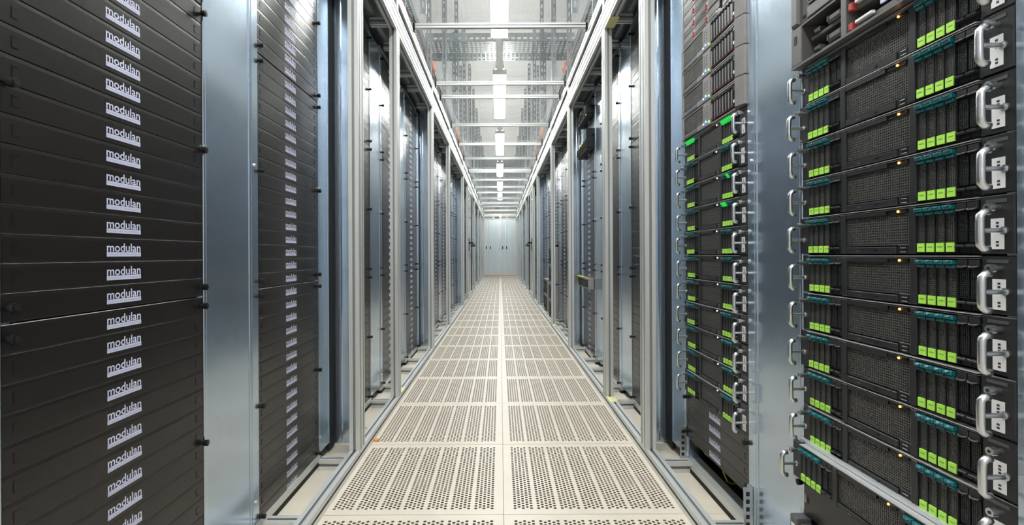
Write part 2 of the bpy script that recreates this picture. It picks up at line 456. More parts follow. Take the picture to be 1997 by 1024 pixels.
# roof of clear sheets with aluminium cross bars
roof = thing('clear_roof', 'clear see-through sheet roof over the aisle with aluminium cross bars', 'roof', (FO, 0.25, 2.36))
BARS = [0.7, 2.2, 3.33, 4.45, 4.83, 5.88, 6.90, 7.93, 9.03, 9.2, 10.2, 11.3, 12.3, 13.4, 13.6, 14.8, 15.9, 17.2]
bm_ = MB().prism(tslot(0, 0.03, 0, 0.03, 1, 1, 0.003, 0.004), 'x', -0.570, 0.570, 'alu').mesh('cross_bar')
cp_ = MB().box(-0.583, -0.5705, -0.004, 0.034, -0.018, 0.030, 'black').box(0.5705, 0.583, -0.004, 0.034, -0.018, 0.030, 'black').mesh('end_cap')
for y in BARS:
    o = obj('cross_bar', bm_, roof, (0, y - 0.25, 0)); obj('end_cap', cp_, o)
for (a, b) in ((0.25, 4.64), (4.64, 9.115), (9.115, 13.5), (13.5, YEND)):
    obj('clear_sheet', MB().box(-0.62, 0.62, a + 0.002 - 0.25, b - 0.002 - 0.25, 0.031, 0.034, 'glass').mesh('clear_sheet'), roof)

# ------------------------------------------------------------------ racks
def rack_meshes(near_left):
    """near_left: the camera end of the rack is at local x = 0"""
    A = {}
    wl, wr = (0.040, 0.012) if near_left else (0.012, 0.040)
    def upright(x0, x1, lip):
        m = MB(); m.box(x0, x1, 0.005, 0.045, 0.045, 2.10, 'galv')
        if lip: m.box(x0, x0 + 0.004, 0.0, 0.005, 0.045, 2.10, 'galv').box(x1 - 0.004 if x1 > 0.3 else x1 - 0.026, x1 if x1 > 0.3 else x1 - 0.022, 0.0, 0.005, 0.045, 2.10, 'galv')
        return m
    A['upright_a'] = upright(-wl, 0.018, False); A['upright_b'] = upright(WP - 0.018, WP + wr, False)
    for k in ('upright_a', 'upright_b'):
        x = -wl if k == 'upright_a' else WP + 0.001
        ww = (wl if k == 'upright_a' else wr) - 0.001
        m = A[k]; m.chbox(x, x + ww, -0.002, 0.005, 0.045, 2.10, 0.0015, 'galv')
        m.cyl((x + ww / 2, -0.006, 1.11), (x + ww / 2, -0.002, 1.11), 0.0055, 'steel', 6, smooth=False)
        m.cyl((x + ww / 2, -0.006, 0.11), (x + ww / 2, -0.002, 0.11), 0.0055, 'steel', 6, smooth=False)
    A['base_profile'] = MB().box(-wl, WP + wr, -0.003, 0.05, 0.018, 0.0435, 'alu').box(-wl, WP + wr, 0.05, 1.0, 0.016, 0.020, 'matt')
    A['kick_plate'] = MB().box(-wl, WP + wr, -0.004, 0.02, 0.0005, 0.0175, 'matt')
    A['top_profile'] = MB().box(-wl, WP + wr, 0.000, 0.05, 2.101, 2.125, 'galv_dull').box(-wl, WP + wr, 0.05, 1.0, 2.10, 2.11, 'matt')
    A['side_panel'] = MB().box(-wl, -wl + 0.004, 0.05, 1.0, 0.02, 2.10, 'matt')
    A['side_panel_b'] = MB().box(WP + wr - 0.004, WP + wr, 0.05, 1.0, 0.02, 2.10, 'matt')
    A['rear_panel'] = MB().box(-wl, WP + wr, 1.0, 1.006, 0.02, 2.10, 'matt')
    return {k: v.mesh(k) for k, v in A.items()}
RM = {'left': rack_meshes(True), 'right': rack_meshes(False)}
RNAME = {'upright_a': 'upright', 'upright_b': 'upright', 'side_panel_b': 'side_panel'}
def rackdesc(side, k):
    return '%s rack from the camera on the %s' % (ORD[k], side)
for side, SS in (('left', SL), ('right', SR)):
    for k in range(NR):
        (x, y), rz = place(side, SS[k], WP)
        if k < 10:
            if side == 'right' and k == 0: lab = 'nearest right rack frame of galvanised steel, full of dark servers with steel handles'
            elif side == 'right' and k == 1: lab = 'second right rack frame, grey servers on top and four-row blank panel below'
            else: lab = 'galvanised frame of the %s' % rackdesc(side, k)
            grp = 'rack frames on the %s' % side
        else:
            lab = 'narrow glimpsed frame of the %s' % rackdesc(side, k); grp = 'far rack frames on the %s' % side
        r = thing('server_rack', lab, 'rack', (x, y, 0), rz, grp)
        for n, me in RM[side].items(): obj(RNAME.get(n, n), me, r)

# ------------------------------------------------------------------ blank panels of one-unit strips with the printed logo
def text_mesh(body, wd, ht, key, name, res=2, bold=0.0):
    cu = bpy.data.curves.new('t', 'FONT'); cu.body = body; cu.resolution_u = res; cu.offset = bold
    o = bpy.data.objects.new('t', cu); COL.objects.link(o)
    bpy.context.view_layer.update()
    me = bpy.data.meshes.new_from_object(o.evaluated_get(bpy.context.evaluated_depsgraph_get()))
    bpy.data.objects.remove(o)
    xs = [v.co.x for v in me.vertices]; ys = [v.co.y for v in me.vertices]
    x0, x1, y0, y1 = min(xs), max(xs), min(ys), max(ys)
    vs = [((v.co.x - x0) / (x1 - x0) * wd, 0.0, (v.co.y - y0) / (y1 - y0) * ht) for v in me.vertices]
    fs = [tuple(p.vertices) for p in me.polygons]
    bpy.data.meshes.remove(me)
    return vs, fs
LOGO = MB()
vs, fs = text_mesh('modulan', 0.0865, 0.0165, 'logo', 'logo', 3, 0.012)
LOGO.add([(a, -0.0003, c + 0.0088) for a, b, c in vs], fs, 'logo')
LOGO.box(0, 0.0875, -0.0003, 0, 0, 0.0082, 'logo')
vs, fs = text_mesh('Konzepte für Rechenzentren', 0.082, 0.0052, 'logoink', 'logo', 1)
LOGO.add([(a + 0.002, -0.0006, c + 0.0014) for a, b, c in vs], fs, 'logoink')
LOGO_ME = LOGO.mesh('printed_logo')
def strip_mb(m, z0, ht=U - 0.0012):
    za, zt = z0 + 0.0001, z0 + ht + 0.0009
    a, b = 0.0005, WP - 0.0005
    m.add([(a, 0.0003, za), (b, 0.0003, za), (a, 0, za + 0.0006), (b, 0, za + 0.0006), (a, 0, zt - 0.007), (b, 0, zt - 0.007), (a, 0.0005, zt - 0.0012), (b, 0.0005, zt - 0.0012), (a, 0.0014, zt), (b, 0.0014, zt), (a, 0.004, zt), (b, 0.004, zt), (a, 0.004, za), (b, 0.004, za)],
          [(0, 1, 3, 2), (2, 3, 5, 4), (4, 5, 7, 6), (6, 7, 9, 8), (8, 9, 11, 10), (10, 11, 13, 12), (12, 13, 1, 0), (0, 2, 4, 6, 8, 10, 12), (1, 13, 11, 9, 7, 5, 3)], 'panel')
    for xx in (0.018, WP - 0.030):
        zc = z0 + 0.012
        m.box(xx, xx + 0.012, -0.0008, 0, zc, zc + 0.0012, 'panel').box(xx, xx + 0.012, -0.0008, 0, zc + 0.016, zc + 0.0172, 'panel')
        m.box(xx, xx + 0.0012, -0.0008, 0, zc + 0.0012, zc + 0.016, 'panel')
STRIP = MB(); strip_mb(STRIP, 0); STRIP_ME = STRIP.mesh('panel_strip')
K = MB()
K.cyl((0, -0.005, 0), (0, 0.0, 0), 0.0045, 'black', 10).cyl((0, -0.015, 0), (0, -0.005, 0), 0.0078, 'black', 12, r2=0.0070).cyl((0, -0.0165, 0), (0, -0.015, 0), 0.0045, 'char2', 10)
KNOB = K.mesh('thumb_screw')
joined = {}
def joined_panel(n):
    if n not in joined:
        m = MB()
        for i in range(n): strip_mb(m, i * U)
        l = MB()
        for i in range(n): l.add([(a, b, c + i * U) for a, b, c in LOGO.v], [f for f, q in zip(LOGO.f, LOGO.m) if q == 0], 'logo')
        joined[n] = (m.mesh('panel_strips'), l.mesh('printed_logos'))
    return joined[n]
def blank_panel(side, k, z0, n, label, group, detail=True, first=0, knobs=True):
    (x, y), rz = place(side, (SL if side == 'left' else SR)[k], WP)
    t = thing('blank_panel', label, 'panel', (x, y, z0), rz, group)
    xl = 0.197 if side == 'left' else 0.215
    if detail:
        for i in range(n):
            s = obj('panel_strip', STRIP_ME, t, (0, 0, i * U)); obj('printed_logo', LOGO_ME, s, (xl, 0, 0.0085))
    else:
        a, b = joined_panel(n)
        o = obj('panel_strips', a, t); o['kind'] = 'stuff'; o = obj('printed_logos', b, t, (xl, 0, 0.0085)); o['kind'] = 'stuff'
    zs = [0.022, n * U / 2, n * U - 0.022] if n > 6 else [0.022, n * U - 0.022]
    if knobs:
        for z in zs:
            for xx in (0.009, WP - 0.007): obj('thumb_screw', KNOB, t, (xx, 0, z))
    return t
SEG = [(0.030, 16, 'bottom'), (0.7437, 16, 'middle'), (1.4574, 14, 'top')]
for side in ('left', 'right'):
    for k in range(NR):
        if side == 'right' and k in (0, 1): continue
        for z0, n, pos in SEG:
            if side == 'right' and k == 7 and pos == 'bottom': continue
            if side == 'right' and k == 7 and pos == 'middle': z0, n = 0.965, 11
            lab = '%s black blank panel with small white logos, %s' % (pos, rackdesc(side, k))
            blank_panel(side, k, z0, n, lab, 'black blank panels on the %s' % side if k < 10 else 'far %s blank panels on the %s' % (pos, side), detail=k < 4 or (k == 4))

# ------------------------------------------------------------------ flat galvanised fillers between racks and cross partitions
PART = {1: 2.205, 4: 4.55, 9: 8.38, 12: 10.75, 15: 13.1, 18: 15.4}
def filler(side, k, y0, y1, lab, grp):
    wd = y1 - y0
    (x, y), rz = place(side, y0, wd)
    t = thing('filler_panel', lab, 'panel', (x, y, 0.045), rz, grp)
    obj('sheet', MB().box(0.001, wd - 0.001, 0.0015, 0.0045, 0, 2.06, 'galv').mesh('sheet'), t)
    obj('folded_edge', MB().chbox(0.001, 0.010, -0.001, 0.0015, 0, 2.06, 0.001, 'galv').chbox(wd - 0.010, wd - 0.001, -0.001, 0.0015, 0, 2.06, 0.001, 'galv').mesh('folded_edge'), t)
for side, SS in (('left', SL), ('right', SR)):
    for k in range(NR - 1):
        if k in PART: continue
        lab = ('flat galvanised steel filler between the %s and %s racks on the %s' % (ORD[k], ORD[k + 1], side)) 
        filler(side, k, SS[k] + WP + 0.012, SS[k + 1] - 0.040, lab, 'galvanised fillers on the %s' % side if k < 10 else 'far fillers on the %s' % side)
    sg = -1 if side == 'left' else 1
    for i, (k, yp) in enumerate(PART.items()):
        lab = 'galvanised steel cross partition with black seal, %s from the camera on the %s' % (ORD[i], side)
        t = thing('cross_partition', lab, 'partition', (sg * 0.62, yp, 0.0), 0, 'cross partitions on the %s' % side)
        def px(a, b): return (min(sg * (a - 0.62), sg * (b - 0.62)), max(sg * (a - 0.62), sg * (b - 0.62)))
        a, b = px(0.636, 0.698); obj('inner_sheet', MB().box(a, b, 0, 0.012, 0.012, 2.155, 'galv').mesh('inner_sheet'), t)
        a, b = px(0.702, 0.724); m = MB().chbox(a, b, -0.004, 0.012, 0.012, 2.155, 0.001, 'galv'); obj('folded_rib', m.mesh('folded_rib'), t)
        a, b = px(0.726, 0.80); obj('outer_sheet', MB().box(a, b, 0.0, 0.012, 0.012, 2.155, 'galv').mesh('outer_sheet'), t)
        e_ = SS[k] + WP + 0.012
        a, b = px(0.731, 0.746); obj('seal_or_gap_strip', MB().box(a, b, yp - 0.078 - yp, -0.012, 0.012, 2.155, 'rubber').mesh('seal_or_gap_strip'), t)
        filler(side, k, e_ + 0.001, max(e_ + 0.05, yp - 0.080), 'narrow galvanised strip beside the black seal, %s' % rackdesc(side, k), 'narrow closing strips on the %s' % side)
        a, b = px(0.627, 0.645); obj('hinge_bracket', MB().box(a, b, -0.03, 0.0, 0.06, 0.16, 'alu').mesh('hinge_bracket'), t)

# ------------------------------------------------------------------ dark two-unit servers with steel handles
WS = 0.505; H2 = 2 * U
def lattice(m, x0, x1, z0, z1, y, pitch_x, pitch_z, t, k, depth=0.0015):
    nx = max(1, round((x1 - x0) / pitch_x)); nz = max(1, round((z1 - z0) / pitch_z))
    px_ = (x1 - x0) / nx; pz_ = (z1 - z0) / nz
    for i in range(nx + 1): m.box(x0 + i * px_ - t / 2, x0 + i * px_ + t / 2, y, y + depth, z0, z1, k)
    for j in range(nz + 1): m.box(x0, x1, y + 0.0001, y + depth, z0 + j * pz_ - t / 2, z0 + j * pz_ + t / 2, k)
def server_parts():
    P = {}
    P['chassis'] = MB().box(0.030, WS - 0.030, 0.010, 0.62, 0.001, H2 - 0.002, 'char2')
    P['ear_l'] = MB().chbox(0, 0.033, 0.0, 0.009, 0.001, H2 - 0.0015, 0.0015, 'char')
    m = MB().chbox(0.453, WS, 0.0, 0.009, 0.001, H2 - 0.0015, 0.0015, 'char'); m.box(0.463, 0.494, -0.0008, 0, 0.0765, 0.0815, 'hpdark'); P['ear_r'] = m
    P['lid_edge'] = MB().box(0.033, 0.453, -0.0045, 0.012, H2 - 0.0030, H2 - 0.0018, 'lip').box(0.033, 0.453, -0.0035, 0.012, H2 - 0.0060, H2 - 0.0053, 'hp')
    P['divider_l'] = MB().chbox(0.1485, 0.163, -0.004, 0.010, 0.002, H2 - 0.006, 0.001, 'char')
    P['divider_r'] = MB().chbox(0.326, 0.3395, -0.004, 0.010, 0.002, H2 - 0.006, 0.001, 'char')
    m = MB().box(0.1635, 0.3255, 0.006, 0.010, 0.0155, 0.0735, 'matt'); lattice(m, 0.1645, 0.3245, 0.018, 0.0725, 0.001, 0.0050, 0.0050, 0.0020, 'grill')
    m.box(0.1635, 0.3255, 0.0005, 0.0025, 0.0725, 0.0742, 'char'); P['grille'] = m
    m = MB().chbox(0.1638, 0.272, -0.003, 0.010, 0.0745, 0.0825, 0.0008, 'char').chbox(0.274, 0.3252, -0.001, 0.010, 0.0745, 0.0825, 0.0008, 'char2')
    m.cyl((0.317, -0.0025, 0.0785), (0.317, -0.001, 0.0785), 0.0032, 'black', 12); P['control_strip'] = m
    m = MB().chbox(0.1638, 0.296, -0.003, 0.010, 0.002, 0.0145, 0.0008, 'char')
    m.box(0.243, 0.250, -0.0042, -0.003, 0.007, 0.010, 'black').box(0.195, 0.205, -0.0036, -0.003, 0.006, 0.0085, 'hpdark'); P['optical_drive'] = m
    m = MB().chbox(0.298, 0.3252, -0.001, 0.010, 0.002, 0.0185, 0.0008, 'char')
    for z in (0.004, 0.011): m.box(0.303, 0.319, -0.0016, -0.001, z, z + 0.005, 'black').box(0.305, 0.317, -0.002, -0.0016, z + 0.0006, z + 0.0018, 'lip')
    P['usb_port'] = m
    for nme, cx in (('handle_l', 0.018), ('handle_r', 0.491)):
        m = MB(); R = 0.0052
        m.tube([(cx, -0.024, 0.008), (cx, -0.031, 0.0085), (cx, -0.036, 0.014), (cx, -0.0365, 0.022), (cx, -0.0365, 0.048), (cx, -0.036, 0.056), (cx, -0.031, 0.0615), (cx, -0.024, 0.062)], R, 'steel', 10)
        m.cyl((cx, -0.036, 0.035), (cx, -0.0002, 0.035), 0.0036, 'steel', 10)
        m.cyl((cx, -0.003, 0.035), (cx, -0.0001, 0.035), 0.0060, 'steel', 10)
        P[nme] = m
    for nme, cx in (('thumb_l', 0.020), ('thumb_r', 0.483)):
        m = MB().cyl((cx, -0.019, 0.069), (cx, -0.010, 0.069), 0.0062, 'steel', 12).cyl((cx, -0.010, 0.069), (cx, -0.0002, 0.069), 0.0038, 'steel', 10)
        m.cyl((cx, -0.0196, 0.069), (cx, -0.019, 0.069), 0.0025, 'char', 8); P[nme] = m
    m = MB().box(0.471, 0.490, -0.0012, -0.0002, 0.008, 0.053, 'white')
    for z in (0.012, 0.017, 0.035, 0.040, 0.045): m.box(0.479, 0.483, -0.0015, -0.0012, z, z + 0.003, 'ink')
    P['white_tag'] = m
    return {k: v.mesh(k) for k, v in P.items()}
SP = server_parts()
SN = {'ear_l': 'ear', 'ear_r': 'ear', 'divider_l': 'divider', 'divider_r': 'divider', 'handle_l': 'handle', 'handle_r': 'handle', 'thumb_l': 'thumb_screw', 'thumb_r': 'thumb_screw'}
DW = 0.0187
d_ = MB(); d_.box(0.001, DW - 0.001, 0.004, 0.010, 0.004, 0.0815, 'black'); lattice(d_, 0.0028, DW - 0.0028, 0.021, 0.066, 0.000, 0.0034, 0.0034, 0.0013, 'grill')
d_.box(0.0012, 0.0026, -0.0012, 0.004, 0.004, 0.0815, 'char').box(DW - 0.0026, DW - 0.0012, -0.0012, 0.004, 0.004, 0.0815, 'char')
DRIVE = d_.mesh('drive')
def latch_mb(k):
    l = MB(); l.chbox(0.001, DW - 0.001, -0.010, 0.003, 0.0735, 0.0800, 0.002, k).chbox(0.002, DW - 0.002, -0.006, 0.003, 0.0675, 0.0725, 0.0012, k)
    l.tube([(0.004, -0.009, 0.0795), (0.0065, -0.0115, 0.0772), (0.0122, -0.0115, 0.0772), (0.0147, -0.009, 0.0795)], 0.0012, k, 6)
    return l.mesh('latch')
LATCH = latch_mb('teal'); LATCHG = latch_mb('teal_lit')
TAG = MB().box(0.0022, DW - 0.0022, -0.0028, 0.0, 0.0045, 0.0195, 'lime').box(0.0050, DW - 0.0050, -0.0031, -0.0028, 0.0125, 0.0137, 'limeink').mesh('green_tag')
bl = MB(); bl.box(0.001, DW - 0.001, 0.004, 0.010, 0.004, 0.0815, 'char2'); lattice(bl, 0.0028, DW - 0.0028, 0.021, 0.066, 0.001, 0.0034, 0.0034, 0.0014, 'char')
bl.chbox(0.001, DW - 0.001, -0.003, 0.004, 0.070, 0.0815, 0.001, 'char').tube([(0.002, -0.003, 0.071), (0.006, -0.006, 0.0695), (0.0127, -0.006, 0.0695), (0.0167, -0.003, 0.071)], 0.0014, 'hpdark', 6)
bl.chbox(0.0015, DW - 0.0015, -0.006, 0.004, 0.012, 0.0155, 0.001, 'char')
BLANK = bl.mesh('drive_blank')
LEDS = {k: MB().cyl((0.300, -0.0028, 0.0785), (0.300, -0.001, 0.0785), 0.0020, k, 10).mesh('indicator_light') for k in ('amber', 'whiteled')}
def server(side, y_far, z0, label, group, led='amber', lit=(), push=0.0):
    t = thing('server', label, 'server', (XR - push, y_far, z0), -PI / 2, group)
    for n, me in SP.items():
        o = obj(SN.get(n, n), me, t)
        if n == 'white_tag': o['label'] = 'white paper tag behind the near handle'
        if n == 'control_strip': obj('indicator_light', LEDS[led], o)
    for b, bx in enumerate((0.0345, 0.3400)):
        for i in range(6):
            if i < 4:
                dr = obj('drive', DRIVE, t, (bx + i * DW, 0, 0))
                g_ = (b, i) in lit
                obj('latch', LATCHG if g_ else LATCH, dr, label='latch glowing green' if g_ else 'teal latch'); obj('green_tag', TAG, dr)
            else: obj('drive_blank', BLANK, t, (bx + i * DW, 0, 0))
    return t
Z5 = 1.2825 - H2
lit1 = {0: [(0, 0), (0, 1), (0, 2), (0, 3), (1, 0), (1, 1), (1, 2), (1, 3)], 2: [(1, 2)], 3: [(1, 0), (1, 1)]}
for k in (0, 1):
    for i in range(11):
        where = 'nearest right rack' if k == 0 else 'second right rack'
        num = 'topmost' if i == 0 else ('lowest' if i == 10 else ORD[i] + ' from the top')
        lab = 'black green-tagged server, %s, %s' % (num, where)
        if k == 0 and i == 10: lab = 'lowest green-tagged server of the nearest right rack, standing slightly proud'
        if k == 1 and i == 0: lab = 'topmost black server of the second right rack, latches glowing green'
        server('right', SR[k] + WS, Z5 - i * H2, lab, 'green-tagged servers in the %s' % where, led='amber' if k == 0 else 'whiteled', lit=lit1.get(i, ()) if k == 1 else (), push=0.022 if (k == 0 and i == 10) else (0.002 if i % 3 == 1 else 0.0))
# light rail above the proud server
thing('slide_rail', 'bright steel slide rail above the proud lowest server, nearest right rack', 'rail', me=MB().box(XR - 0.011, XR - 0.002, SR[0] + 0.03, SR[0] + WS - 0.01, 0.393, 0.3995, 'lip').mesh('slide_rail'))

# ------------------------------------------------------------------ warm grey two-unit servers above them in the second rack
def hp_parts():
    P = []
    P.append(('chassis', MB().box(0.012, WS - 0.03, 0.012, 0.6, 0.001, H2 - 0.002, 'hpdark')))
    m = MB().chbox(0, 0.012, -0.010, 0.012, 0.002, H2 - 0.002, 0.002, 'hp').chbox(0.012, 0.205, -0.010, 0.012, H2 - 0.007, H2 - 0.0015, 0.0015, 'hp').chbox(0.012, 0.018, -0.010, 0.012, 0.002, H2 - 0.007, 0.001, 'hp')
    P.append(('bezel', m))
    m = MB().box(0.018, 0.200, 0.004, 0.011, 0.024, H2 - 0.007, 'matt')
    for i in range(9):
        z = 0.0265 + i * 0.0063; m.box(0.018, 0.200, -0.007, 0.004, z, z + 0.0022, 'hp')
    for i in range(5):
        x = 0.018 + i * 0.0455 - 0.0008; m.box(x, x + 0.0016, -0.0065, 0.004, 0.024, H2 - 0.007, 'hp')
    P.append(('grille', m))
    m = MB().chbox(0.018, 0.150, -0.009, 0.012, 0.003, 0.0215, 0.001, 'hpdark').chbox(0.152, 0.205, -0.010, 0.012, 0.003, 0.0215, 0.001, 'hp'); m.box(0.020, 0.148, -0.0094, -0.009, 0.014, 0.015, 'lip')
    P.append(('optical_drive', m))
    m = MB().chbox(0.207, 0.268, -0.011, 0.012, 0.002, H2 - 0.002, 0.002, 'hp')
    for z in (0.035, 0.045, 0.055, 0.065): m.box(0.222, 0.230, -0.0116, -0.011, z, z + 0.004, 'hpdark').box(0.240, 0.248, -0.0116, -0.011, z, z + 0.004, 'hpdark')
    P.append(('control_panel', m))
    m = MB().box(0.268, 0.440, 0.006, 0.012, 0.002, H2 - 0.002, 'matt').chbox(0.268, 0.440, -0.008, 0.012, H2 - 0.006, H2 - 0.0015, 0.001, 'hp').chbox(0.268, 0.440, -0.008, 0.012, 0.001, 0.006, 0.001, 'hp')
    P.append(('drive_cage', m))
    m = MB(); m.add([(0.442, -0.004, 0.001), (0.470, -0.022, 0.001), (WS, -0.010, 0.001), (WS, 0.012, 0.001), (0.442, 0.012, 0.001),
                     (0.442, -0.004, H2 - 0.002), (0.470, -0.022, H2 - 0.002), (WS, -0.010, H2 - 0.002), (WS, 0.012, H2 - 0.002), (0.442, 0.012, H2 - 0.002)],
                    [(0, 1, 6, 5), (1, 2, 7, 6), (2, 3, 8, 7), (3, 4, 9, 8), (4, 0, 5, 9), (4, 3, 2, 1, 0), (5, 6, 7, 8, 9)], 'hp')
    m.box(0.450, 0.460, -0.0175, -0.008, 0.058, 0.070, 'black').cyl((0.457, -0.0185, 0.022), (0.457, -0.010, 0.022), 0.005, 'display', 10)
    P.append(('ear', m))
    return [(n, m.mesh(n)) for n, m in P]
HP = hp_parts()
HD = MB().chbox(0.0012, 0.019, -0.009, 0.006, 0.009, H2 - 0.009, 0.0015, 'black').box(0.0030, 0.0078, -0.0098, -0.009, 0.019, H2 - 0.020, 'hp').box(0.0085, 0.0165, -0.0098, -0.009, 0.022, H2 - 0.024, 'char2').mesh('drive')
HL = MB().chbox(0.005, 0.015, -0.0115, -0.009, 0.011, 0.016, 0.001, 'maroon').mesh('release_latch')
HC = MB().chbox(0.003, 0.017, -0.013, -0.009, H2 - 0.018, H2 - 0.011, 0.0015, 'char').mesh('drive_lever')
HI = {k: MB().cyl((0, -0.014, 0), (0, -0.011, 0), 0.0038, k, 10).mesh('indicator_light') for k in ('blueled', 'greenled')}
for i in range(4):
    z0 = 1.2825 + i * H2
    t = thing('server', ['lowest', 'second from the bottom', 'third from the bottom', 'uppermost'][i] + ' of four warm grey slotted servers, second right rack', 'server', (XR, SR[1] + WS, z0), -PI / 2, 'warm grey servers in the second right rack')
    for n, me in HP:
        o = obj(n, me, t)
        if n == 'control_panel':
            obj('indicator_light', HI['blueled'], o, (0.216, 0, 0.014), label='blue light'); obj('indicator_light', HI['blueled'], o, (0.236, 0, 0.018), label='blue light'); obj('indicator_light', HI['greenled'], o, (0.262, 0, 0.012), label='green light')
    for j in range(8):
        d = obj('drive', HD, t, (0.2735 + j * 0.0205, 0, 0)); obj('drive_lever', HC, d)
        obj('release_latch', HL, d)
# blade enclosure over them
zb = 1.2825 + 4 * H2
t = thing('blade_enclosure', 'tall enclosure of small stacked server blades with red latches, top of the second right rack', 'enclosure', (XR, SR[1] + WS, zb), -PI / 2)
obj('enclosure_frame', MB().box(0, WS, 0.010, 0.6, 0, 10 * U, 'hpdark').box(0, 0.008, -0.006, 0.010, 0, 10 * U, 'hp').box(WS - 0.03, WS, -0.010, 0.010, 0, 10 * U, 'hp').mesh('enclosure_frame'), t)
def blade(kind):
    m = MB().chbox(0.001, 0.114, -0.004, 0.010, 0.0015, U - 0.0015, 0.0012, 'hp')
    m.box(0.006, 0.098, -0.0046, -0.004, 0.018, U - 0.006, 'matt'); lattice(m, 0.007, 0.097, 0.019, U - 0.007, -0.0058, 0.005, 0.005, 0.0016, 'hp', 0.001)
    if kind: m.chbox(0.006, 0.075, -0.0075, -0.004, 0.005, 0.013, 0.001, 'lip').box(0.012, 0.068, -0.008, -0.0075, 0.0075, 0.0105, 'hpdark')
    else: m.box(0.006, 0.095, -0.0046, -0.004, 0.006, 0.013, 'char2')
    return m.mesh('blade')
BLD = [blade(0), blade(0), blade(1), blade(1)]
BL = MB().chbox(0.103, 0.109, -0.010, -0.004, 0.010, U - 0.018, 0.0015, 'red').mesh('red_latch'); BK = MB().chbox(0.100, 0.110, -0.012, -0.004, 0.008, U - 0.012, 0.0015, 'black').mesh('latch')
for r_ in range(10):
    for c in range(4):
        b = obj('blade', BLD[c], t, (0.009 + c * 0.1155, 0, r_ * U)); obj('latch', BL if c < 2 else BK, b, label='red latch' if c < 2 else None)

# four-row blank panel under the servers of the second right rack, its open foot, brackets and cable
t = blank_panel('right', 1, 0.1267, 4, 'four-row black blank panel below the servers of the second right rack', 'black blank panels on the right')
for q, (yy, lab) in enumerate(((SR[1] - 0.012, 'near'), (SR[1] + WP + 0.004, 'far'))):
    m = MB(); m.box(-0.004, 0, -0.014, 0.010, 0, 0.125, 'steel').box(-0.026, -0.004, -0.014, -0.011, 0, 0.125, 'steel')
    for z in (0.012, 0.034, 0.056, 0.078, 0.100): m.box(-0.0052, -0.004, -0.006, 0.003, z, z + 0.012, 'char2').box(-0.020, -0.010, -0.0150, -0.014, z, z + 0.012, 'char2')
    m.cyl((-0.008, 0.0, 0.118), (-0.004, 0.0, 0.118), 0.006, 'steel', 6, smooth=False)
    thing('slotted_bracket', 'slotted steel bracket at the %s foot of the second right rack' % lab, 'bracket', (XR - 0.003, yy, 0.0405), me=m.mesh('slotted_bracket'))
t = thing('yellow_connector', 'yellow plug on a cable in the open foot of the second right rack', 'connector', (XR + 0.06, SR[1] + WP - 0.06, 0.066))
obj('plug', MB().box(-0.012, 0.012, -0.025, 0.01, 0.012, 0.034, 'yellow').box(-0.010, 0.010, -0.04, -0.025, 0.014, 0.031, 'matt').mesh('plug'), t)
obj('cable', MB().tube([(0, -0.04, 0.02), (0, -0.10, 0.03), (-0.01, -0.15, 0.01), (0.0, -0.16, -0.02), (0.03, -0.13, -0.042), (0.2, -0.1, -0.042)], 0.0025, 'yellow', 6).mesh('cable'), t)
obj('black_cable', MB().tube([(0, 0.01, 0.022), (0.02, 0.03, 0.05), (0.06, 0.02, 0.09), (0.15, 0.0, 0.12)], 0.007, 'black', 6).mesh('black_cable'), t)

# ------------------------------------------------------------------ top of nearest right rack
t = thing('blade_chassis', 'open dark chassis with red latches and grey trays, nearest right rack', 'chassis', (XR, SR[0] + WS, 1.2835), -PI / 2)
HA = 0.096
m = MB().box(0.0, WS, -0.022, 0.3, 0, 0.005, 'hp2').box(0.0, WS, -0.020, 0.3, HA - 0.005, HA - 0.001, 'hpdark').box(0, WS, 0.28, 0.3, 0.005, HA - 0.005, 'matt')
m.chbox(0, 0.040, -0.022, 0.28, 0.005, HA - 0.005, 0.002, 'hp2').chbox(WS - 0.045, WS, -0.022, 0.28, 0.005, HA - 0.005, 0.002, 'hp2').box(0.012, 0.022, -0.0228, -0.022, 0.055, 0.075, 'black')
obj('chassis_frame', m.mesh('chassis_frame'), t)
obj('divider', MB().chbox(0.170, 0.186, -0.018, 0.05, 0.005, HA - 0.005, 0.001, 'hp2').mesh('divider'), t)
for z in (0.008, 0.049):
    m = MB().box(0.045, 0.168, 0.03, 0.25, z, z + 0.004, 'char')
    m.chbox(0.048, 0.160, -0.004, 0.03, z + 0.002, z + 0.011, 0.002, 'hpdark').chbox(0.065, 0.085, -0.009, 0.006, z + 0.011, z + 0.022, 0.003, 'hpdark').chbox(0.115, 0.162, -0.012, 0.006, z + 0.011, z + 0.029, 0.005, 'hpdark')
    m.box(0.118, 0.124, -0.013, -0.012, z + 0.014, z + 0.026, 'black')
    obj('tray', m.mesh('tray'), t)
    l = obj('blade', MB().chbox(0.200, 0.44, -0.006, 0.20, z, z + 0.016, 0.002, 'hpdark').chbox(0.205, 0.250, -0.014, -0.006, z + 0.012, z + 0.018, 0.001, 'white').mesh('blade'), t)
    obj('red_latch', MB().chbox(0.188, 0.199, -0.016, 0.0, z + 0.002, z + 0.018, 0.002, 'red').mesh('red_latch'), l)
    obj('paper_tag', MB().box(0.262, 0.305, -0.0075, -0.0062, z + 0.003, z + 0.014, 'hp2').box(0.31, 0.40, -0.007, -0.006, z + 0.005, z + 0.012, 'char2').mesh('paper_tag'), l)
obj('status_screen', MB().box(0.268, 0.330, -0.010, -0.006, 0.028, 0.052, 'display').mesh('status_screen'), t)
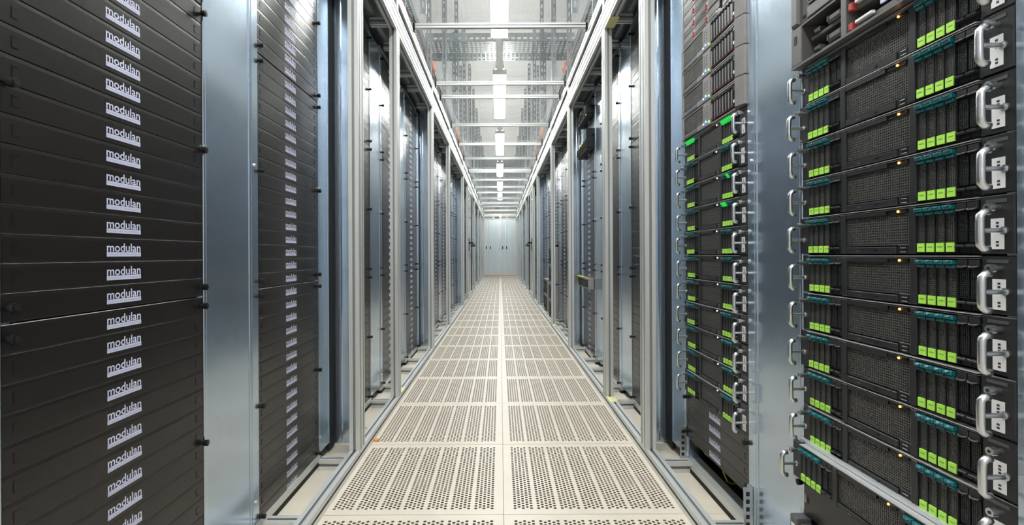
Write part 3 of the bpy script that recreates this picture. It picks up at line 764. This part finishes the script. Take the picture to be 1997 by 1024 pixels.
def slot_server(z0, hh, lab):
    t = thing('server', lab, 'server', (XR, SR[0] + WS, z0), -PI / 2, 'slotted servers in the nearest right rack')
    obj('chassis', MB().box(0.01, WS - 0.01, 0.012, 0.6, 0.001, hh - 0.002, 'hpdark').mesh('chassis'), t)
    m = MB().chbox(0, 0.030, -0.024, 0.012, 0.002, hh - 0.003, 0.005, 'hp2').box(0.004, 0.022, -0.0246, -0.024, hh - 0.03, hh - 0.018, 'black')
    m.cyl((0.014, -0.036, hh - 0.010), (0.014, -0.024, hh - 0.010), 0.007, 'steel', 12); obj('ear', m.mesh('ear'), t)
    obj('ear', MB().chbox(WS - 0.05, WS, -0.020, 0.012, 0.002, hh - 0.003, 0.004, 'hp2').mesh('ear'), t)
    m = MB().chbox(0.031, 0.455, -0.014, 0.012, 0.002, hh - 0.003, 0.002, 'hp2'); m.box(0.058, 0.45, -0.0146, -0.014, 0.034, hh - 0.006, 'matt')
    m.box(0.036, 0.046, -0.0148, -0.014, 0.012, 0.018, 'black')
    obj('front_cover', m.mesh('front_cover'), t)
    m = MB(); n = int((hh - 0.042) / 0.0062)
    for i in range(n): m.box(0.060, 0.448, -0.018, -0.0147, 0.036 + i * 0.0062, 0.0385 + i * 0.0062, 'hp2')
    obj('grille', m.mesh('grille'), t)
    m = MB().chbox(0.054, 0.30, -0.017, -0.0142, 0.006, 0.030, 0.001, 'hp2').box(0.150, 0.158, -0.0185, -0.017, 0.018, 0.024, 'black'); obj('drawer', m.mesh('drawer'), t)
slot_server(1.2825 + 0.098, 3 * U, 'lower grey server with horizontal slots above the open chassis, nearest right rack')
slot_server(1.2825 + 0.098 + 3 * U, 3 * U, 'upper grey server with horizontal slots near the top of the nearest right rack')
blank_panel('right', 0, 1.66, 9, 'black blank panel closing the top of the nearest right rack', 'black blank panels on the right')
# foot of nearest right rack
t = thing('cover_plate', 'plain black cover plate below the proud server, nearest right rack', 'panel', (XR, SR[0] + WS, 0.215), -PI / 2)
m = MB().chbox(0, WS, 0.0, 0.004, 0, 0.088, 0.0015, 'panel').box(0.012, 0.018, -0.001, 0, 0.030, 0.050, 'hp').box(0.020, 0.026, -0.0008, 0, 0.032, 0.045, 'black'); obj('plate', m.mesh('plate'), t)
obj('thumb_screw', KNOB, t, (0.006, 0, 0.075)); obj('thumb_screw', KNOB, t, (WS - 0.006, 0, 0.075))
t = thing('console_drawer', 'grey console drawer sticking out at the foot of the nearest right rack', 'drawer', (XR, SR[0] + WS, 0.120), -PI / 2)
obj('tray', MB().box(0.030, WS - 0.03, 0.0, 0.3, 0.01, 0.080, 'matt').chbox(0.030, WS - 0.03, -0.024, 0.0, 0.004, 0.082, 0.003, 'hpdark').box(0.04, WS - 0.04, -0.0246, -0.024, 0.070, 0.074, 'lip').mesh('tray'), t)
obj('ear', MB().chbox(0.0, 0.028, -0.030, 0.012, 0.0, 0.092, 0.002, 'hpdark').box(0.006, 0.020, -0.0306, -0.030, 0.055, 0.075, 'white').mesh('ear'), t)
obj('ear', MB().chbox(WS - 0.028, WS, -0.030, 0.012, 0.0, 0.092, 0.002, 'hpdark').mesh('ear'), t)
# the odd equipment seen in the wide gap of the nearest left rack stays in the dark

# ------------------------------------------------------------------ equipment farther down the right row
def cable_manager(z, lab, tall):
    (x, y), rz = place('right', SR[4], WP)
    t = thing('cable_manager', lab, 'cable manager', (x, y, z), rz, 'cable managers in the fifth right rack')
    obj('trough', MB().chbox(0.02, WP - 0.02, -0.055, -0.004, 0.0, 0.012, 0.002, 'char2').box(0.02, WP - 0.02, -0.055, -0.052, 0.012, 0.030, 'char2').mesh('trough'), t)
    obj('lid_bar', MB().chbox(0.05, WP - 0.05, -0.050, -0.020, 0.040, 0.058, 0.002, 'lip').mesh('lid_bar'), t)
    for i in range(6):
        xx = 0.03 + i * (WP - 0.08) / 5
        obj('clip', MB().box(xx, xx + 0.012, -0.065, -0.001, 0.012, 0.075, 'black').mesh('clip'), t)
    obj('side_arm', MB().box(WP - 0.03, WP - 0.012, -0.060, -0.001, 0.013, 0.16 if tall else 0.075, 'matt').mesh('side_arm'), t)
    obj('yellow_tag', MB().box(0.10, 0.19, -0.050, -0.030, 0.060, 0.105, 'yellow').mesh('yellow_tag'), t)
cable_manager(1.925, 'upper black cable manager with yellow tag on the fifth right rack', False)
cable_manager(1.66, 'lower black cable manager with yellow tag on the fifth right rack', True)
(x, y), rz = place('right', SR[4], WP)
t = thing('network_switch', 'grey switch box with yellow top edge sticking out of the fifth right rack', 'switch', (x, y, 0.57), rz)
obj('case', MB().chbox(0.01, WP - 0.01, -0.05, -0.0045, 0, 0.085, 0.002, 'hp').mesh('case'), t)
obj('port_row', MB().box(0.02, WP - 0.02, -0.052, -0.0502, 0.015, 0.070, 'matt').mesh('port_row'), t)
for i in range(8): obj('port', MB().box(0.03 + i * 0.055, 0.065 + i * 0.055, -0.055, -0.052, 0.022, 0.062, 'char').mesh('port'), t)
obj('yellow_cable', MB().tube([(0.02, -0.056, 0.05), (0.03, -0.062, 0.088), (0.15, -0.060, 0.092), (0.30, -0.056, 0.090)], 0.006, 'yellow', 6).mesh('yellow_cable'), t)
def fan_chassis(k, z0, h, lab):
    (x, y), rz = place('right', SR[k], WP)
    t = thing('fan_chassis', lab, 'chassis', (x, y, z0), rz, 'fan cooled chassis on the right')
    obj('case', MB().chbox(0.0, WP, -0.075, -0.0045, 0, h - 0.006, 0.003, 'hp').mesh('case'), t)
    n = 2
    for i in range(n):
        zc = h * (i + 0.5) / n
        for xx in (0.125, 0.37):
            f = obj('fan', MB().cyl((xx, -0.083, zc), (xx, -0.0752, zc), h * 0.22, 'matt', 20).mesh('fan'), t)
            obj('hub', MB().cyl((xx, -0.087, zc), (xx, -0.083, zc), h * 0.07, 'char', 14).mesh('hub'), f)
fan_chassis(7, 0.03, 0.44, 'lower grey chassis with black round fans, eighth right rack')
fan_chassis(7, 0.475, 0.47, 'upper grey chassis with black round fans, eighth right rack')
fan_chassis(8, 0.045, 0.45, 'grey chassis with black round fans in the ninth right rack')

# glazed doors with push bars in the side frames
for side, sg in (('left', -1), ('right', 1)):
    t = thing('side_door', 'black-edged glazed door with push bar in the %s frame, mid aisle' % side, 'door', (FO + sg * 0.60, 9.15, 0.05))
    for yy in (0.0, 1.12): obj('stile', MB().box(-0.012, 0.012, yy, yy + 0.05, 0, 2.05, 'black').mesh('stile'), t)
    obj('rail', MB().box(-0.010, 0.010, 0.05, 1.12, 2.0, 2.05, 'alu').mesh('rail'), t); obj('rail', MB().box(-0.010, 0.010, 0.05, 1.12, 0, 0.06, 'alu').mesh('rail'), t)
    obj('middle_stile', MB().box(-0.011, 0.011, 0.62, 0.66, 0.06, 2.0, 'alu').mesh('middle_stile'), t)
    obj('pane', MB().box(-0.003, 0.003, 0.05, 0.619, 0.06, 2.0, 'glass').box(-0.003, 0.003, 0.661, 1.12, 0.06, 2.0, 'glass').mesh('pane'), t)
    s = -sg
    obj('push_bar', MB().tube([(s * 0.012, 0.03, 1.00), (s * 0.07, 0.04, 1.02), (s * 0.075, 0.5, 1.0), (s * 0.075, 1.1, 0.98), (s * 0.012, 1.14, 0.98)], 0.018, 'black', 8).mesh('push_bar'), t)
    obj('lock_case', MB().box(-0.03, 0.03, 0.005, 0.045, 0.86, 1.10, 'black').mesh('lock_case'), t)

# ------------------------------------------------------------------ end doors
fr2 = struct('trim_1', MB().prism(tslot(FO - 0.64, FO - 0.585, YEND - 0.02, YEND + 0.03, 1, 1), 'z', 0.0, 2.36, 'alu').prism(tslot(FO + 0.585, FO + 0.64, YEND - 0.02, YEND + 0.03, 1, 1), 'z', 0.0, 2.36, 'alu')
             .prism(tslot(YEND - 0.02, YEND + 0.03, 2.14, 2.18, 1, 1), 'x', FO - 0.585, FO + 0.585, 'alu').prism(tslot(YEND - 0.02, YEND + 0.03, 2.26, 2.35, 1, 1), 'x', FO - 0.585, FO + 0.585, 'alu').box(FO - 0.02, FO + 0.02, YEND - 0.03, YEND - 0.021, 2.14, 2.355, 'alu').mesh('trim_1'))
struct('window_1', MB().box(FO - 0.584, FO + 0.584, YEND + 0.0, YEND + 0.006, 2.181, 2.259, 'glass').mesh('window_1'))
for i, sg in ((1, -1), (2, 1)):
    a, b = (FO - 0.583, FO - 0.012) if sg < 0 else (FO + 0.012, FO + 0.583)
    d = struct('door_%d' % i, MB().box(a, b, YEND - 0.005, YEND + 0.02, 0.06, 2.135, 'doorpane').mesh('door_leaf'))
    st1 = MB()
    for xx in (a, b - 0.045): st1.box(xx, xx + 0.045, YEND - 0.014, YEND - 0.0055, 0.06, 2.135, 'alu')
    for z in (0.06, 2.085): st1.box(a + 0.045, b - 0.045, YEND - 0.014, YEND - 0.0055, z, z + 0.05, 'alu')
    obj('leaf_frame', st1.mesh('leaf_frame'), d)
    mx_ = a + 0.14 if sg < 0 else b - 0.40
    obj('seam_profile', MB().box(mx_, mx_ + 0.02, YEND - 0.012, YEND - 0.0055, 0.11, 2.085, 'galv').mesh('seam_profile'), d)
    for xx in (a + 0.055, a + 0.20) if sg < 0 else (a + 0.06, a + 0.205):
        obj('recessed_grip', MB().box(xx, xx + 0.035, YEND - 0.016, YEND - 0.0056, 1.05, 1.16, 'black').mesh('recessed_grip'), d)
    hx = b - 0.03 if sg < 0 else a + 0.03
    obj('door_handle', MB().tube([(hx, YEND - 0.014, 1.03), (hx - sg * 0, YEND - 0.05, 1.04), (hx, YEND - 0.05, 1.17), (hx, YEND - 0.014, 1.18)], 0.010, 'steel', 8).mesh('door_handle'), d)
    obj('orange_strip', MB().box(a + 0.02, b - 0.02, YEND - 0.017, YEND - 0.0145, 0.065, 0.095, 'orangetie').mesh('orange_strip'), d)
    obj('threshold', MB().box(a, b, YEND - 0.02, YEND + 0.02, 0.0, 0.055, 'alu').mesh('threshold'), d)
obj('astragal', MB().box(FO - 0.0115, FO + 0.0115, YEND - 0.025, YEND + 0.01, 0.0, 2.14, 'galv').mesh('astragal'), fr2)
for x, lab in ((-0.28, 'left'), (0.22, 'right')):
    thing('notice_card', 'small white notice card above the %s end door' % lab, 'card', me=MB().box(FO + x, FO + x + 0.07, YEND - 0.024, YEND - 0.021, 2.185, 2.25, 'white').mesh('notice_card'))
thing('exit_plate', 'small green plate above the left end door', 'sign', me=MB().box(FO - 0.20, FO - 0.03, YEND - 0.024, YEND - 0.021, 2.185, 2.25, 'olive').mesh('exit_plate'))

# ------------------------------------------------------------------ tape scraps and an orange tie
def scrap(lab, x0, x1, y0, y1, z0, z1):
    thing('tape_scrap', lab, 'tape', me=MB().box(x0, x1, y0, y1, z0, z1, 'tape').mesh('tape_scrap'))
scrap('yellow tape scrap on the right floor rail beside the second post', FO + 0.581, FO + 0.627, 2.69, 2.79, RAILH + 0.0002, RAILH + 0.0012)
scrap('yellow tape scrap on the left floor rail beyond the second post', FO - 0.627, FO - 0.581, 2.90, 3.0, RAILH + 0.0002, RAILH + 0.0012)
scrap('yellow tape scrap under the right beam beside the second post', FO + 0.583, FO + 0.635, 2.66, 2.79, 2.107, 2.1095)
scrap('yellow tape scrap on the left beam beyond the second post', FO - 0.625, FO - 0.583, 2.90, 2.98, 2.107, 2.1095)
scrap('yellow tape scrap on the right floor rail beside the fourth post', FO + 0.581, FO + 0.627, 5.60, 5.70, RAILH + 0.0002, RAILH + 0.0012)
thing('cable_tie', 'tiny orange tie lying against the left floor rail near the camera', 'tie', (FO - 0.572, 2.26, 0.0), me=MB().chbox(-0.008, 0.008, -0.01, 0.008, 0.0003, 0.011, 0.003, 'orangetie').mesh('cable_tie'))
